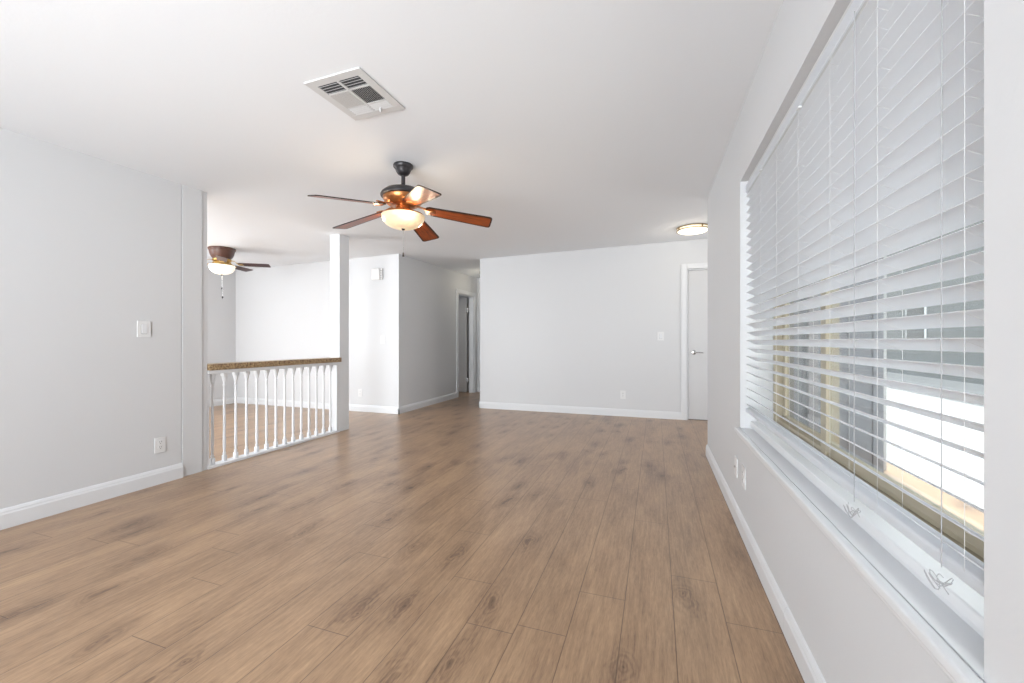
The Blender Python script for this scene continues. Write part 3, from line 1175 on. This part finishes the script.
def switch(label, pos, nrm, w=0.074):
    t = plate_thing('light_switch', label, 'light switch', pos, nrm, w)
    c = MB()
    c.box(-0.0175, 0.0175, -0.034, 0.034, 0.0062, 0.0072, 0.0004)
    c.box(-0.0155, 0.0155, -0.031, 0.031, 0.0070, 0.0105, 0.001)
    rk = c.build('rocker', M['trim'], t)
    c = MB()
    c.box(-0.0185, -0.0172, -0.035, 0.035, 0.0062, 0.0068)
    c.box(-0.0185, 0.0185, -0.0362, -0.0348, 0.0062, 0.0068)
    c.build('rocker_gap', M['slot'], rk)
    return t


def outlet(label, pos, nrm, w=0.074):
    t = plate_thing('wall_outlet', label, 'outlet', pos, nrm, w)
    for s in (-1, 1):
        c = MB()
        mt = Matrix.Translation((0, s * 0.0195, 0.0060))
        c.lathe([(0.0165, 0.0), (0.0165, 0.0025), (0.0155, 0.003), (0, 0.003)], n=24, mat=mt)
        so = c.build('socket', M['plastic'], t)
        c = MB()
        for q in (-1, 1):
            c.box(q * 0.0065 - 0.0013, q * 0.0065 + 0.0013, s * 0.0195 + 0.001, s * 0.0195 + 0.010, 0.0088, 0.0094)
        c.lathe([(0.0026, 0.0), (0.0026, 0.0034), (0, 0.0034)], n=10, mat=Matrix.Translation((0, s * 0.0195 - 0.0075, 0.0060)))
        c.build('slots', M['slot'], so)
    return t


switch('white rocker light switch on the left wall', (XL, 1.972, 1.168), (1, 0, 0), 0.085)
outlet('white duplex outlet low on the left wall beside the pilaster', (XL, 2.076, 0.293), (1, 0, 0))
switch('white rocker light switch on the far wall left of the entry door', (0.062, YF, 1.147), (0, -1, 0), 0.085)
outlet('white duplex outlet low on the far wall', (-0.448, YF, 0.308), (0, -1, 0))
switch('white rocker light switch on the bright corner wall under the door chime', (-3.875, YK, 1.10), (0, -1, 0))
outlet('white duplex outlet low on the bright corner wall behind the post', (-4.285, YK, 0.285), (0, -1, 0))
outlet('white duplex outlet under the window, nearer the camera', (XR, 2.57, 0.33), (-1, 0, 0), 0.085)
t = plate_thing('cable_plate', 'small white cable wall plate under the window, left of the outlet', 'wall plate', (XR, 2.80, 0.322), (-1, 0, 0))
c = MB()
c.lathe([(0.006, 0.006), (0.006, 0.014), (0.003, 0.015), (0, 0.015)], n=16)
c.build('cable_jack', M['nickel'], t, True)

t = bpy.data.objects.new('door_chime', None)
COL.objects.link(t)
t.matrix_world = frame_mat((-3.955, YK, 2.085), (0, -1, 0))
tag(t, 'white boxy door chime high on the bright corner wall', 'door chime')
c = MB()
c.box(-0.095, 0.055, -0.088, 0.088, 0.0005, 0.048, 0.012, 3)
c.build('chime_cover', M['plastic'], t)
c = MB()
c.box(0.056, 0.085, -0.084, 0.084, 0.0005, 0.030, 0.004, 2)
c.build('chime_side', M['plastic'], t)
c = MB()
for yy in (-0.05, -0.025, 0.0, 0.025, 0.05):
    c.box(0.060, 0.080, yy - 0.003, yy + 0.003, 0.0295, 0.0308)
c.build('chime_grille', M['slot'], t)

# ------------------------------------------------------------------ outside
b = MB()
b.box(0.70, 20, -8, 30, -0.10, -0.05)
struct(b.build('ground', M['concrete']), 'grey concrete yard outside the window', 'ground')
b = MB()
b.box(0.70, 0.90, -3.2, 4.1, 2.42, 2.50)
b.box(0.88, 0.90, -3.2, 4.1, 2.34, 2.50)
struct(b.build('trim_4', M['roof']), 'overhanging roof edge outside above the window', 'eave')
b = MB()
b.box(0.71, 1.72, 4.10, 4.165, -0.05, 2.6)
for gx in (0.86, 1.02, 1.18, 1.34, 1.50, 1.66):
    b.box(gx - 0.012, gx + 0.012, 4.088, 4.101, -0.05, 2.6)
struct(b.build('wall_outside', M['stucco']), 'blue grey outside wall of the entry beyond the window', 'wall')
nh = thing('neighbour_house', 'grey neighbouring house wall with lap siding seen between the blind slats', 'house', (8.0, 8.0, -0.05))
c = MB()
c.box(0, 3.0, -11, 18, 0, 5.4)
c.build('wall', M['siding'], nh)
c = MB()
c.box(-0.35, 3.3, -11.3, 18.3, 5.4, 5.54, 0.01)
c.build('roof', M['roof'], nh)
for yy in (-2.0, 4.0, 9.0):
    c = MB()
    c.box(-0.04, 0.0, yy - 0.55, yy + 0.55, 1.15, 2.3, 0.005)
    wf = c.build('window_frame', M['trim'], nh)
    c = MB()
    c.box(-0.05, -0.041, yy - 0.48, yy + 0.48, 1.22, 2.23)
    c.build('pane', M['slot'], wf)
t = thing('downspout', 'grey rain downspout on the outside wall beyond the window', 'downspout', (1.22, 4.04, -0.05))
c = MB()
c.box(-0.035, 0.035, -0.03, 0.03, 0.12, 2.6, 0.006)
c.build('pipe', M['fence'], t)
for zz in (0.5, 1.6):
    c = MB()
    c.box(-0.045, 0.045, -0.034, 0.047, zz, zz + 0.03, 0.002)
    c.build('strap', M['fence'], t)
c = MB()
c.tube([(0, 0, 0.14), (0, -0.01, 0.09), (0, -0.08, 0.05), (0, -0.18, 0.035)], 0.034, 10)
c.build('elbow', M['fence'], t, True)
